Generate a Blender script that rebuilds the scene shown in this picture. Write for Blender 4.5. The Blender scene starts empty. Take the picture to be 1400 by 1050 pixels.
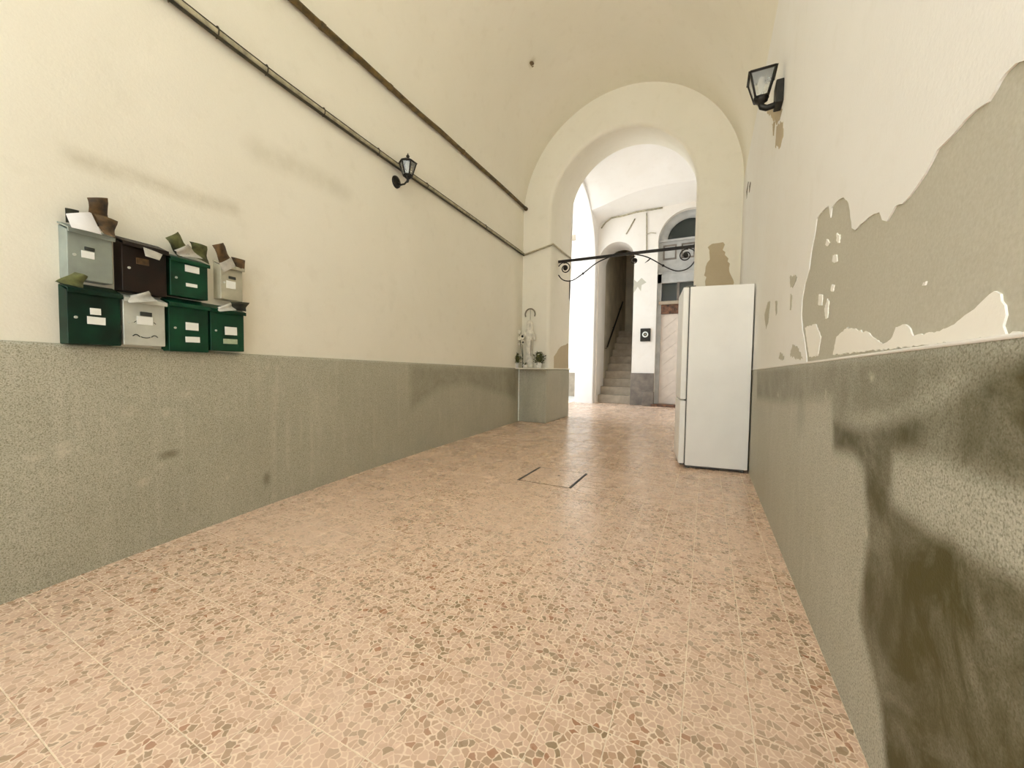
import bpy, bmesh, math, random
import numpy as np
from mathutils import Vector, Matrix
from mathutils.geometry import tessellate_polygon

rng = random.Random(7)
S = bpy.context.scene
COL = S.collection

# ------------------------------------------------------------------ camera
YAW, PITCH, ROLL, FPX = 0.46475, -0.04120, 0.01464, 529.6      # focal length in pixels of the 1400 x 1050 frame
CAM = Vector((0.0, 0.0, 1.0))
_f = Vector((-math.sin(YAW) * math.cos(PITCH), math.cos(YAW) * math.cos(PITCH), math.sin(PITCH)))
_r0 = Vector((math.cos(YAW), math.sin(YAW), 0.0)); _u0 = _r0.cross(_f)
_r = _r0 * math.cos(ROLL) + _u0 * math.sin(ROLL)
_u = _u0 * math.cos(ROLL) - _r0 * math.sin(ROLL)
cd = bpy.data.cameras.new('camera'); cam = bpy.data.objects.new('camera', cd); COL.objects.link(cam)
cd.sensor_width = 36.0; cd.lens = FPX / 1400 * 36; cd.clip_start = 0.02; cd.clip_end = 200
M = Matrix((( _r.x, _u.x, -_f.x, CAM.x), (_r.y, _u.y, -_f.y, CAM.y), (_r.z, _u.z, -_f.z, CAM.z), (0, 0, 0, 1)))
cam.matrix_world = M
S.camera = cam

# ------------------------------------------------------------------ world, light, exposure
S.view_settings.view_transform = 'Standard'
S.view_settings.look = 'None'
S.view_settings.gamma = 1.0
S.view_settings.use_curve_mapping = False
S.view_settings.exposure = 1.33
w = bpy.data.worlds.new('sky'); S.world = w; w.use_nodes = True
bg = w.node_tree.nodes['Background']; bg.inputs[0].default_value = (0.86, 0.94, 1.0, 1); bg.inputs[1].default_value = 1.25
sl = bpy.data.lights.new('sun_street_offscreen', 'SUN'); sl.energy = 16.0; sl.angle = .02; sl.color = (1, .97, .92)
sun = bpy.data.objects.new('sun_street_offscreen', sl); COL.objects.link(sun); sun.rotation_euler = (0, math.radians(38), 0)     # shines along the street, never down the passage
S.cycles.max_bounces = 14; S.cycles.diffuse_bounces = 9; S.cycles.glossy_bounces = 4
S.cycles.sample_clamp_indirect = 8.0


def portal(name, loc, rot, sx, sy):
    l = bpy.data.lights.new(name, 'AREA'); l.shape = 'RECTANGLE'; l.size = sx; l.size_y = sy
    l.cycles.is_portal = True
    o = bpy.data.objects.new(name, l); COL.objects.link(o); o.location = loc; o.rotation_euler = rot
    return o


Y_BACK = -2.2
portal('street_opening_offscreen', (-1.0, Y_BACK - 0.02, 2.75), (-math.pi / 2, 0, math.pi), 3.6, 5.9)
portal('courtyard_opening', (-3.62, 9.47, 2.9), (0, -math.pi / 2, 0), 5.8, 3.4)


# ------------------------------------------------------------------ pixel helpers: a pixel gives a direction, the surface gives the distance
def ray(px, py):
    return _f + _r * ((px - 700) / FPX) - _u * ((py - 525) / FPX)


def on_x(px, py, x): d = ray(px, py); return CAM + d * ((x - CAM.x) / d.x)
def on_y(px, py, y): d = ray(px, py); return CAM + d * ((y - CAM.y) / d.y)
def on_z(px, py, z): d = ray(px, py); return CAM + d * ((z - CAM.z) / d.z)


def to_px(P):
    d = Vector(P) - CAM; k = d.dot(_f)
    if k < 0.02: return None
    return (700 + FPX * d.dot(_r) / k, 525 - FPX * d.dot(_u) / k)


# ------------------------------------------------------------------ materials
MATS = {}


def nodes_of(name):
    m = bpy.data.materials.new(name); m.use_nodes = True; MATS[name] = m
    nt = m.node_tree; b = nt.nodes['Principled BSDF']
    return m, nt, b


def N(nt, t, **kw):
    n = nt.nodes.new(t)
    for k, v in kw.items():
        if k == 'inp':
            for a, c in v.items(): n.inputs[a].default_value = c
        else: setattr(n, k, v)
    return n


def mix(nt, fac, a, b, mode='MIX'):
    n = nt.nodes.new('ShaderNodeMix'); n.data_type = 'RGBA'; n.blend_type = mode; n.clamp_factor = True
    for sock, v in ((n.inputs[0], fac), (n.inputs[6], a), (n.inputs[7], b)):
        if hasattr(v, 'is_linked'): nt.links.new(v, sock)
        elif isinstance(v, (int, float)): sock.default_value = v
        else: sock.default_value = (*v, 1)
    return n.outputs[2]


def ramp(nt, fac, lo, hi, a=0.0, b=1.0):
    n = nt.nodes.new('ShaderNodeMapRange'); n.clamp = True
    nt.links.new(fac, n.inputs[0]); n.inputs[1].default_value = lo; n.inputs[2].default_value = hi
    n.inputs[3].default_value = a; n.inputs[4].default_value = b
    return n.outputs[0]


def math_n(nt, op, a, b=0.0):
    n = nt.nodes.new('ShaderNodeMath'); n.operation = op
    for s, v in ((n.inputs[0], a), (n.inputs[1], b)):
        if hasattr(v, 'is_linked'): nt.links.new(v, s)
        else: s.default_value = v
    return n.outputs[0]


def noise(nt, scale, detail=4.0, rough=0.55, vec=None, dist=0.0):
    n = N(nt, 'ShaderNodeTexNoise', inp={'Scale': scale, 'Detail': detail, 'Roughness': rough, 'Distortion': dist})
    if vec is None: vec = N(nt, 'ShaderNodeNewGeometry').outputs['Position']
    nt.links.new(vec, n.inputs['Vector'])
    return n.outputs['Fac']


def bump(nt, b, h, strength, dist):
    n = N(nt, 'ShaderNodeBump', inp={'Strength': strength, 'Distance': dist})
    nt.links.new(h, n.inputs['Height']); nt.links.new(n.outputs[0], b.inputs['Normal'])


def plain(name, c, rough=0.5, metal=0.0, var=0.12, scale=9.0, bmp=0.0, spec=0.5):
    m, nt, b = nodes_of(name)
    f = noise(nt, scale, 5)
    dark = tuple(x * (1 - var * 2) for x in c); lite = tuple(min(1, x * (1 + var)) for x in c)
    nt.links.new(mix(nt, ramp(nt, f, .32, .68), dark, lite), b.inputs['Base Color'])
    b.inputs['Roughness'].default_value = rough; b.inputs['Metallic'].default_value = metal
    b.inputs['Specular IOR Level'].default_value = spec
    if bmp: bump(nt, b, noise(nt, scale * 6, 4), bmp, 0.004)
    return m


def plaster(name, c, c2, dirt, speck=0.06, rough=0.85, cloud=0.9, stain_attr=True):
    """painted plaster: clouds of two tones, fine grain, dirt where the mesh attribute 'stain' says so"""
    m, nt, b = nodes_of(name)
    big = noise(nt, cloud, 5, .6, dist=.4)
    col = mix(nt, ramp(nt, big, .3, .7), c, c2)
    mid = noise(nt, 7, 5, .6)
    col = mix(nt, ramp(nt, mid, .55, .8, 0, .09), col, dirt)
    fine = noise(nt, 130, 2, .5)
    col = mix(nt, ramp(nt, fine, .2, .8, 0, speck), col, dirt)
    if stain_attr:
        at = N(nt, 'ShaderNodeAttribute', attribute_name='stain')
        wob = noise(nt, 11, 5, .65)
        f = math_n(nt, 'MULTIPLY', at.outputs['Fac'], ramp(nt, wob, .25, .6, .45, 1.05))
        col = mix(nt, f, col, dirt)
    nt.links.new(col, b.inputs['Base Color'])
    b.inputs['Roughness'].default_value = rough; b.inputs['Specular IOR Level'].default_value = .25
    h = mix(nt, .35, noise(nt, 14, 5, .6), noise(nt, 90, 3, .6))
    bump(nt, b, h, .35, .006)
    return m


plaster('plaster_cream', (.85, .82, .72), (.81, .78, .67), (.33, .28, .15))
plaster('plaster_vault', (.85, .82, .72), (.81, .78, .67), (.36, .30, .15), speck=.04)
plaster('paint_right', (.85, .845, .82), (.82, .81, .77), (.45, .40, .25), speck=.03)
plaster('scrap_white', (.90, .88, .82), (.86, .84, .77), (.6, .55, .42), speck=.03, stain_attr=False)
plaster('render_bare', (.56, .545, .465), (.51, .49, .41), (.38, .355, .26), speck=.5, stain_attr=False)
plaster('plaster_white', (.84, .82, .79), (.80, .77, .72), (.45, .40, .33), speck=.03, stain_attr=False)
plaster('plaster_far', (.83, .80, .75), (.77, .72, .65), (.42, .36, .28), speck=.04, stain_attr=False)
plaster('tan_patch', (.56, .48, .34), (.48, .40, .27), (.3, .24, .14), speck=.2, stain_attr=False)


def dado_mat(name, c, c2, dark, pale):
    m, nt, b = nodes_of(name)
    col = mix(nt, ramp(nt, noise(nt, 1.3, 6, .62, dist=.5), .32, .68), c, c2)
    geo = N(nt, 'ShaderNodeNewGeometry').outputs['Position']
    mp = N(nt, 'ShaderNodeMapping', inp={'Scale': (7, 7, .9)}); nt.links.new(geo, mp.inputs['Vector'])
    col = mix(nt, ramp(nt, noise(nt, 2.2, 4, .6, mp.outputs[0]), .52, .8, 0, .4), col, pale)
    col = mix(nt, ramp(nt, noise(nt, 190, 2, .5), .45, .66, 0, .55), col, dark)
    col = mix(nt, ramp(nt, noise(nt, 230, 2, .5), .54, .72, 0, .75), col, pale)
    at = N(nt, 'ShaderNodeAttribute', attribute_name='stain')
    f = math_n(nt, 'MULTIPLY', at.outputs['Fac'], ramp(nt, noise(nt, 4.5, 6, .68, dist=.6), .28, .60, .50, 1.08))
    col = mix(nt, f, col, dark)
    ch = N(nt, 'ShaderNodeAttribute', attribute_name='chip')
    f2 = math_n(nt, 'MULTIPLY', ch.outputs['Fac'], ramp(nt, noise(nt, 40, 4, .7), .35, .6, .2, 1))
    col = mix(nt, f2, col, (.66, .62, .5))
    nt.links.new(col, b.inputs['Base Color'])
    b.inputs['Roughness'].default_value = .55; b.inputs['Specular IOR Level'].default_value = .35
    bump(nt, b, mix(nt, .5, noise(nt, 150, 3, .6), noise(nt, 22, 4, .6)), .45, .004)


dado_mat('dado_olive', (.50, .485, .385), (.42, .41, .32), (.09, .08, .030), (.66, .64, .54))
dado_mat('dado_grey', (.52, .505, .42), (.44, .43, .345), (.07, .060, .016), (.66, .64, .56))


def terrazzo(name):
    m, nt, b = nodes_of(name)
    geo = N(nt, 'ShaderNodeNewGeometry').outputs['Position']
    oi = N(nt, 'ShaderNodeObjectInfo')
    off = N(nt, 'ShaderNodeVectorMath', operation='SCALE', inp={0: (13.7, 7.3, 0), 'Scale': 1}); nt.links.new(oi.outputs['Random'], off.inputs['Scale'])
    v = N(nt, 'ShaderNodeVectorMath', operation='ADD'); nt.links.new(geo, v.inputs[0]); nt.links.new(off.outputs[0], v.inputs[1])
    wn = N(nt, 'ShaderNodeTexNoise', inp={'Scale': 30, 'Detail': 2}); nt.links.new(v.outputs[0], wn.inputs['Vector'])
    ws = N(nt, 'ShaderNodeVectorMath', operation='SCALE', inp={'Scale': .022}); nt.links.new(wn.outputs['Color'], ws.inputs[0])
    vv = N(nt, 'ShaderNodeVectorMath', operation='ADD'); nt.links.new(v.outputs[0], vv.inputs[0]); nt.links.new(ws.outputs[0], vv.inputs[1])
    SC = 50
    e = N(nt, 'ShaderNodeTexVoronoi', feature='DISTANCE_TO_EDGE', voronoi_dimensions='2D', inp={'Scale': SC, 'Randomness': 1.0})
    c = N(nt, 'ShaderNodeTexVoronoi', feature='F1', voronoi_dimensions='2D', inp={'Scale': SC, 'Randomness': 1.0})
    for q in (e, c): nt.links.new(vv.outputs[0], q.inputs['Vector'])
    sep = N(nt, 'ShaderNodeSeparateColor'); nt.links.new(c.outputs['Color'], sep.inputs[0])
    cr = N(nt, 'ShaderNodeValToRGB'); nt.links.new(sep.outputs[0], cr.inputs[0])
    el = cr.color_ramp.elements
    pal = [(0, (.58, .41, .305)), (.20, (.64, .465, .355)), (.38, (.57, .40, .30)), (.56, (.47, .31, .21)), (.72, (.35, .235, .15)), (.87, (.26, .185, .105)), (.965, (.34, .165, .09))]
    pal = [(p, (k[0] * 1.16, k[1] * 1.12, k[2] * 1.09)) for p, k in pal]
    el[0].position = 0; el[0].color = (*pal[0][1], 1); el[1].position = .95; el[1].color = (*pal[-1][1], 1)
    for p, k in pal[1:-1]:
        x = el.new(p); x.color = (*k, 1)
    cr.color_ramp.interpolation = 'CONSTANT'
    stone = cr.outputs[0]
    stone = mix(nt, ramp(nt, noise(nt, 90, 3, .6, v.outputs[0]), .3, .7, 0, .2), stone, (.59, .43, .315))
    line = ramp(nt, math_n(nt, 'ADD', e.outputs['Distance'], ramp(nt, noise(nt, 25, 3, .6, v.outputs[0]), .35, .65, -.05, .06)), .02, .13, 1, 0)
    col = mix(nt, line, stone, (.90, .73, .57))
    # worn, dusty areas where the pattern nearly fades out
    dust = ramp(nt, noise(nt, 1.1, 4, .6), .42, .66, .0, .55)
    col = mix(nt, dust, col, (.81, .60, .465))
    nt.links.new(col, b.inputs['Base Color'])
    r = ramp(nt, noise(nt, 3.0, 4, .6), .3, .7, .20, .34)
    nt.links.new(r, b.inputs['Roughness']); b.inputs['Specular IOR Level'].default_value = .5
    bump(nt, b, noise(nt, 35, 3, .6), .03, .002)


terrazzo('terrazzo')
plain('crack_dirt', (.17, .14, .08), .9, var=.3, scale=30)
plain('grout', (.90, .76, .59), .7, var=.08, scale=20)
plain('paving', (.60, .58, .54), .8, var=.1, scale=3)
plain('fridge_white', (.88, .87, .83), .35, var=.02, scale=3)
plain('fridge_gasket', (.10, .10, .09), .6)
plain('black_iron', (.018, .015, .010), .5, metal=.3, var=.3, scale=30)
plain('rust_pipe', (.13, .085, .025), .65, var=.35, scale=14, bmp=.3)
plain('conduit', (.42, .38, .26), .6, var=.2, scale=16)
plain('cable_black', (.045, .036, .016), .6, var=.25, scale=12)
plain('cable_cream', (.62, .55, .40), .6, var=.1, scale=12)
plain('box_green', (.002, .047, .020), .42, var=.25, scale=8, spec=.3)
plain('box_green_dark', (.002, .028, .014), .45, var=.3, scale=8, spec=.3)
plain('box_grey', (.30, .34, .30), .45, metal=.2, var=.10, scale=8)
plain('box_silver', (.56, .58, .52), .42, metal=.2, var=.08, scale=8)
plain('box_beige', (.42, .40, .30), .45, var=.1, scale=8)
plain('box_brown', (.016, .008, .004), .45, var=.35, scale=6, spec=.3)
plain('label_white', (.86, .88, .84), .6, var=.02)
plain('label_dim', (.42, .50, .34), .6, var=.1, scale=40)
plain('slot_dark', (.03, .035, .03), .7)
plain('paper_white', (.72, .70, .70), .7, var=.06, scale=6)
plain('paper_grey', (.52, .50, .44), .75, var=.15, scale=14)
plain('leaflet_brown', (.10, .055, .018), .5, var=.6, scale=18)
plain('leaflet_olive', (.10, .11, .035), .5, var=.6, scale=16)
plain('leaflet_dark', (.02, .022, .012), .5, var=.5, scale=16)
plain('steel_worn', (.22, .15, .08), .5, metal=.6, var=.3, scale=25)
plain('pot_white', (.80, .78, .74), .35, var=.03)
plain('soil', (.05, .035, .02), .9, var=.3, scale=60)
plain('leaf', (.075, .082, .012), .55, var=.45, scale=40)
plain('statue_pale', (.80, .76, .66), .7, var=.12, scale=16)
plain('halo', (.24, .21, .15), .4, metal=.6, var=.15)
plain('flower', (.78, .74, .62), .7, var=.08, scale=30)
plain('stone_pale', (.37, .305, .225), .7, var=.12, scale=5)
plain('stair_wall', (.52, .46, .34), .85, var=.12, scale=2)
plain('door_grey', (.42, .42, .40), .6, var=.1, scale=4)
plain('door_leaf', (.68, .60, .52), .45, var=.05, scale=5)
plain('door_wood', (.17, .075, .035), .5, var=.45, scale=12)
plain('dado_far', (.19, .16, .13), .6, var=.2, scale=5, bmp=.2)
m, nt, b = nodes_of('glass'); b.inputs['Base Color'].default_value = (.92, .92, .85, 1); b.inputs['Roughness'].default_value = .12
b.inputs['Transmission Weight'].default_value = .85; nt.links.new(ramp(nt, noise(nt, 18, 3), .3, .7, .08, .3), b.inputs['Roughness'])
m, nt, b = nodes_of('dark_glass'); b.inputs['Base Color'].default_value = (.02, .028, .024, 1)
nt.links.new(ramp(nt, noise(nt, 3, 3), .3, .7, .1, .25), b.inputs['Roughness'])


# ------------------------------------------------------------------ mesh helpers
class MB:
    def __init__(s): s.v = []; s.f = []; s.sm = []

    def quad_grid(s, P, smooth=True, closed_u=False):
        """P[i][j] rows of points"""
        o = len(s.v); n = len(P); k = len(P[0])
        for row in P: s.v += [tuple(p) for p in row]
        for i in range(n - 1):
            for j in range(k if closed_u else k - 1):
                a = o + i * k + j; b_ = o + i * k + (j + 1) % k
                s.f.append((a, b_, b_ + k, a + k)); s.sm.append(smooth)
        return o

    def face(s, pts, smooth=False):
        o = len(s.v); s.v += [tuple(p) for p in pts]; s.f.append(tuple(range(o, o + len(pts)))); s.sm.append(smooth)

    def box(s, x0, x1, y0, y1, z0, z1, T=None):
        o = len(s.v)
        P = [(x, y, z) for z in (z0, z1) for y in (y0, y1) for x in (x0, x1)]
        if T: P = [tuple(T @ Vector(p)) for p in P]
        s.v += P
        for q in ((0, 2, 3, 1), (4, 5, 7, 6), (0, 1, 5, 4), (2, 6, 7, 3), (0, 4, 6, 2), (1, 3, 7, 5)):
            s.f.append(tuple(o + i for i in q)); s.sm.append(False)

    def hexa(s, P):
        """8 points: bottom ring 4 then top ring 4 (counter clockwise from above)"""
        o = len(s.v); s.v += [tuple(p) for p in P]
        for q in ((3, 2, 1, 0), (4, 5, 6, 7), (0, 1, 5, 4), (1, 2, 6, 5), (2, 3, 7, 6), (3, 0, 4, 7)):
            s.f.append(tuple(o + i for i in q)); s.sm.append(False)

    def tube(s, pts, r, n=8, caps=True):
        pts = [Vector(p) for p in pts]; rs = r if isinstance(r, (list, tuple)) else [r] * len(pts)
        rows = []; prev = None
        for i, p in enumerate(pts):
            t = (pts[min(i + 1, len(pts) - 1)] - pts[max(i - 1, 0)]).normalized()
            if prev is None:
                a = Vector((0, 0, 1)) if abs(t.z) < .9 else Vector((1, 0, 0))
                u = t.cross(a).normalized()
            else:
                u = (prev - t * prev.dot(t)).normalized()
            prev = u; v = t.cross(u)
            rows.append([p + (u * math.cos(2 * math.pi * k / n) + v * math.sin(2 * math.pi * k / n)) * rs[i] for k in range(n)])
        o = s.quad_grid(rows, True, True)
        if caps:
            s.f.append(tuple(o + k for k in range(n - 1, -1, -1))); s.sm.append(False)
            e = o + (len(rows) - 1) * n; s.f.append(tuple(e + k for k in range(n))); s.sm.append(False)

    def lathe(s, prof, c=(0, 0, 0), n=16, sx=1.0, sy=1.0, wob=None):
        rows = []
        for r, z in prof:
            rows.append([(c[0] + sx * r * (1 + (wob(k / n, z) if wob else 0)) * math.cos(2 * math.pi * k / n),
                          c[1] + sy * r * (1 + (wob(k / n, z) if wob else 0)) * math.sin(2 * math.pi * k / n), c[2] + z) for k in range(n)])
        o = s.quad_grid(rows, True, True)
        s.f.append(tuple(o + k for k in range(n - 1, -1, -1))); s.sm.append(False)
        e = o + (len(rows) - 1) * n; s.f.append(tuple(e + k for k in range(n))); s.sm.append(False)

    def ball(s, c, r, n=10, sz=1.0):
        prof = [(max(1e-4, r * math.sin(math.pi * i / n)), -r * sz * math.cos(math.pi * i / n)) for i in range(n + 1)]
        s.lathe(prof, c, n + 4)

    def prism(s, poly, A, U, V, W):
        """2D polygon poly (u,v) at A + u*U + v*V, extruded by W"""
        A, U, V, W = Vector(A), Vector(U), Vector(V), Vector(W)
        n = len(poly); tri = tessellate_polygon([[Vector((p[0], p[1], 0)) for p in poly]])
        o = len(s.v)
        s.v += [tuple(A + U * p[0] + V * p[1]) for p in poly] + [tuple(A + U * p[0] + V * p[1] + W) for p in poly]
        for t in tri:
            s.f.append((o + t[0], o + t[1], o + t[2])); s.sm.append(False)
            s.f.append((o + n + t[2], o + n + t[1], o + n + t[0])); s.sm.append(False)
        for i in range(n):
            j = (i + 1) % n
            s.f.append((o + i, o + j, o + n + j, o + n + i)); s.sm.append(False)

    def build(s, name, mat, parent=None, bevel=0.0, seg=2, fix=True):
        me = bpy.data.meshes.new(name); me.from_pydata(s.v, [], s.f); me.update()
        me.polygons.foreach_set('use_smooth', s.sm)
        if fix:
            bm = bmesh.new(); bm.from_mesh(me); bmesh.ops.recalc_face_normals(bm, faces=bm.faces); bm.to_mesh(me); bm.free()
        me.materials.append(MATS[mat])
        o = bpy.data.objects.new(name, me); COL.objects.link(o)
        if parent: o.parent = parent
        if bevel:
            bv = o.modifiers.new('bevel', 'BEVEL'); bv.width = bevel; bv.segments = seg; bv.limit_method = 'ANGLE'
        return o


def empty(name, loc, rz=0.0):
    o = bpy.data.objects.new(name, None); COL.objects.link(o); o.location = loc; o.rotation_euler = (0, 0, rz)
    o.empty_display_size = .05
    return o


def tag(o, label, cat, group=None):
    o['label'] = label; o['category'] = cat
    if group: o['group'] = group
    return o


def struct(o):
    o['kind'] = 'structure'; return o


def set_attr(o, name, vals):
    a = o.data.attributes.new(name, 'FLOAT', 'POINT'); a.data.foreach_set('value', np.clip(np.asarray(vals, dtype=np.float32), 0, 1))


# distance helpers on (u, v) surface coordinates, vectorised
def seg_dist(U, V, pts):
    best = np.full(U.shape, 1e9)
    for (x0, y0), (x1, y1) in zip(pts[:-1], pts[1:]):
        dx, dy = x1 - x0, y1 - y0; L = dx * dx + dy * dy + 1e-12
        t = np.clip(((U - x0) * dx + (V - y0) * dy) / L, 0, 1)
        best = np.minimum(best, np.hypot(U - x0 - t * dx, V - y0 - t * dy))
    return best


def poly_soft(U, V, poly, soft):
    ins = np.zeros(U.shape, bool); n = len(poly)
    for i in range(n):
        (x0, y0), (x1, y1) = poly[i], poly[(i + 1) % n]
        c = ((y0 > V) != (y1 > V)) & (U < (x1 - x0) * (V - y0) / (y1 - y0 + 1e-12) + x0)
        ins ^= c
    d = seg_dist(U, V, list(poly) + [poly[0]])
    return np.clip(.5 + np.where(ins, d, -d) / (2 * soft), 0, 1)


def blob(U, V, u, v, ru, rv):
    d = np.hypot((U - u) / ru, (V - v) / rv); return np.clip(1.35 - d, 0, 1)


def jag(pts, amp, n, seed=1):
    """roughen an open polyline"""
    r = random.Random(seed); out = []
    for (x0, y0), (x1, y1) in zip(pts[:-1], pts[1:]):
        L = math.hypot(x1 - x0, y1 - y0); k = max(1, int(L / n))
        for i in range(k):
            t = i / k; a = amp if i else amp * .4
            out.append((x0 + (x1 - x0) * t + r.uniform(-a, a), y0 + (y1 - y0) * t + r.uniform(-a, a)))
    out.append(pts[-1]); return out


# ------------------------------------------------------------------ the passage: plan, wall heights, vault
X_R = 0.401                       # face of the right wall
Y_END = 6.70                      # wall with the arch
Z_SPR, RISE = 3.82, 1.86          # vault springing and rise
_ky = [-3.0, -1.5, 0.0, .5, 1.0, 1.7, 2.5, 3.4, 5.0, 6.7, 8.0]
_kx = [-2.10, -2.29, -2.50, -2.575, -2.67, -2.785, -2.88, -2.96, -3.06, -3.165, -3.22]
_yy = np.linspace(-3, 8, 221); _xx = np.interp(_yy, _ky, _kx)
for _ in range(6): _xx[1:-1] = (_xx[:-2] + 2 * _xx[1:-1] + _xx[2:]) / 4
def xl(y): return float(np.interp(y, _yy, _xx))
def zdl(y): return 1.087 - .0137 * y
def zdr(y): return 1.066 - .0109 * y


def shell_inside(P):
    if P.y > Y_END: return False
    a, b_ = xl(P.y), X_R
    if P.x < a or P.x > b_ or P.z < 0: return False
    if P.z <= Z_SPR: return True
    h = (b_ - a) / 2; c = (a + b_) / 2
    return ((P.x - c) / h) ** 2 + ((P.z - Z_SPR) / RISE) ** 2 < 1


def on_shell(px, py):
    d = ray(px, py); t0, t1 = .05, .05
    while t1 < 30 and shell_inside(CAM + d * t1): t0 = t1; t1 += .05
    for _ in range(30):
        tm = (t0 + t1) / 2
        if shell_inside(CAM + d * tm): t0 = tm
        else: t1 = tm
    return CAM + d * t0


YS = list(np.arange(Y_BACK, Y_END + .001, .0356))
if YS[-1] < Y_END: YS.append(Y_END)

# left wall above the dado: a grid that carries the dirt
rows = []; ZL = np.linspace(0, 1, 84)
for y in YS:
    z0 = zdl(y); rows.append([(xl(y), y, z0 + (Z_SPR - z0) * t) for t in ZL])
mb = MB(); mb.quad_grid(rows); wl = struct(mb.build('wall_left', 'plaster_cream', fix=False))
A = np.array(mb.v); U, V = A[:, 1], A[:, 2]


def uv_shell(pts): return [(on_shell(*p).y, on_shell(*p).z) for p in pts]


P1 = [(205, -22), (230, -2), (345, 86), (470, 177), (590, 261), (708, 343)]
P2 = [(368, -22), (393, 0), (490, 85), (600, 182), (711, 279)]
st = np.zeros(len(U))
st += .32 * np.clip(1.2 - seg_dist(U, V, uv_shell([(100, 215), (180, 240), (250, 265), (320, 286)])) / .05, 0, 1)
st += .2 * np.clip(1.2 - seg_dist(U, V, uv_shell([(350, 205), (420, 235), (470, 262)])) / .10, 0, 1)
st += .6 * blob(U, V, *uv_shell([(72, 424)])[0], .012, .02)
set_attr(wl, 'stain', st)

# left dado, a touch proud of the wall
PROUD = .014
rows = []; ZD = np.linspace(0, 1, 54)
YD = list(np.arange(Y_BACK, 6.56, .02))
for y in YD:
    row = [(xl(y) + PROUD, y, -.012 + (zdl(y) + .012) * t) for t in ZD]
    row.append((xl(y) - .002, y, zdl(y) + .004)); rows.append(row)
mb = MB(); mb.quad_grid(rows); dl = mb.build('dado', 'dado_olive', wl, fix=False)
A = np.array(mb.v); U, V = A[:, 1], A[:, 2]


def uv_dado(pts):
    out = []
    for p in pts:
        q = on_shell(*p); out.append((q.y, q.z))
    return out


st = np.zeros(len(U))
st += .35 * poly_soft(U, V, uv_dado([(560, 500), (705, 506), (705, 545), (640, 525), (600, 530), (560, 560)]), .06)
st += .7 * blob(U, V, *uv_dado([(229, 621)])[0], .05, .025)
st += .55 * blob(U, V, *uv_dado([(363, 655)])[0], .03, .05)
set_attr(dl, 'stain', st)
ch = np.zeros(len(U))
for x, y, a, b_ in ((195, 659, .05, .03), (85, 615, .05, .06), (373, 677, .022, .05), (268, 714, .022, .03), (175, 563, .05, .03), (254, 538, .06, .03), (310, 653, .015, .012),
                    (499, 552, .03, .012), (477, 579, .015, .012), (314, 565, .015, .012), (226, 564, .03, .03), (217, 635, .03, .015), (40, 628, .06, .02), (301, 602, .012, .012), (275, 495, .02, .03), (362, 503, .01, .03)):
    ch = np.maximum(ch, .55 * blob(U, V, *uv_dado([(x, y)])[0], a * .7, b_ * .7))
for x, y0, y1 in ((373, 530, 660), (392, 560, 640), (425, 580, 650), (410, 570, 610), (377, 500, 560), (510, 560, 610)):
    ch = np.maximum(ch, .28 * np.clip(1.2 - seg_dist(U, V, uv_dado([(x, y0), (x, y1)])) / .018, 0, 1))
set_attr(dl, 'chip', ch)

# right wall: bare render behind, a skin of paint with its torn edge in front
mb = MB()
rows = []
for y in np.arange(Y_BACK, Y_END + .01, .2): rows.append([(X_R + .0041, y, zdr(y) - .03 + (Z_SPR - zdr(y) + .03) * t) for t in np.linspace(0, 1, 12)])
mb.quad_grid(rows, False); wr = struct(mb.build('wall_right', 'render_bare', fix=False))


def uvx(pts, o=(1000, 50), k=2.1): return [(lambda q: (q.y, q.z))(on_x(o[0] + x / k, o[1] + y / k, X_R)) for x, y in pts]


torn = [(840, 68), (815, 78), (785, 105), (768, 130), (755, 155), (735, 190), (700, 212), (670, 240), (640, 275), (610, 305), (590, 325), (570, 365), (555, 395), (535, 425),
        (510, 460), (490, 480), (470, 487), (458, 510), (445, 530), (432, 528), (424, 503), (400, 515), (375, 535), (355, 556), (345, 550), (340, 500), (332, 470), (320, 462), (300, 475),
        (288, 492), (284, 520), (278, 485), (262, 500), (245, 522), (238, 570), (228, 620), (222, 670), (210, 710), (202, 760), (200, 800), (203, 840), (210, 880), (216, 932)]
tz = uvx(torn)
edge = [(Y_BACK, 2.35), (-1.0, 2.2), (.0, 1.95), (.55, 1.66)] + tz
edge = jag(edge, .0028, .018, 3)
yq = edge[-1][0]
poly = [(Y_BACK, Z_SPR)] + edge[:-1] + [(yq, zdr(yq) - .002), (Y_END, zdr(Y_END) - .002), (Y_END, Z_SPR)]
# a gridded skin would blur the edge, so it is one prism; the dirt of its material is procedural
mb = MB(); mb.prism(poly, (X_R, 0, 0), (0, 1, 0), (0, 0, 1), (.004, 0, 0))
pl = mb.build('paint_layer', 'paint_right', wr)
set_attr(pl, 'stain', np.zeros(len(mb.v)))
scr = [[(290, 914), (300, 862), (330, 835), (390, 850), (430, 882), (455, 870), (470, 835), (490, 825), (510, 840), (520, 860), (580, 850), (630, 830), (680, 790), (720, 755), (750, 732),
        (768, 738), (770, 760), (780, 772), (784, 800), (776, 830), (786, 860)],
       [(222, 920), (210, 835), (240, 825), (255, 862), (246, 917)], [(786, 860), (815, 845), (845, 850), (860, 868)],
       [(288, 645), (290, 628), (300, 626), (302, 645), (294, 650)], [(247, 770), (250, 740), (260, 742), (258, 772)], [(283, 730), (286, 712), (294, 714), (290, 732)],
       [(268, 810), (266, 780), (274, 752), (278, 760), (274, 808)], [(300, 588), (300, 566), (309, 570), (308, 592)], [(268, 598), (272, 582), (280, 592), (274, 602)], [(545, 715), (549, 705), (556, 704), (552, 714)]]
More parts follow.
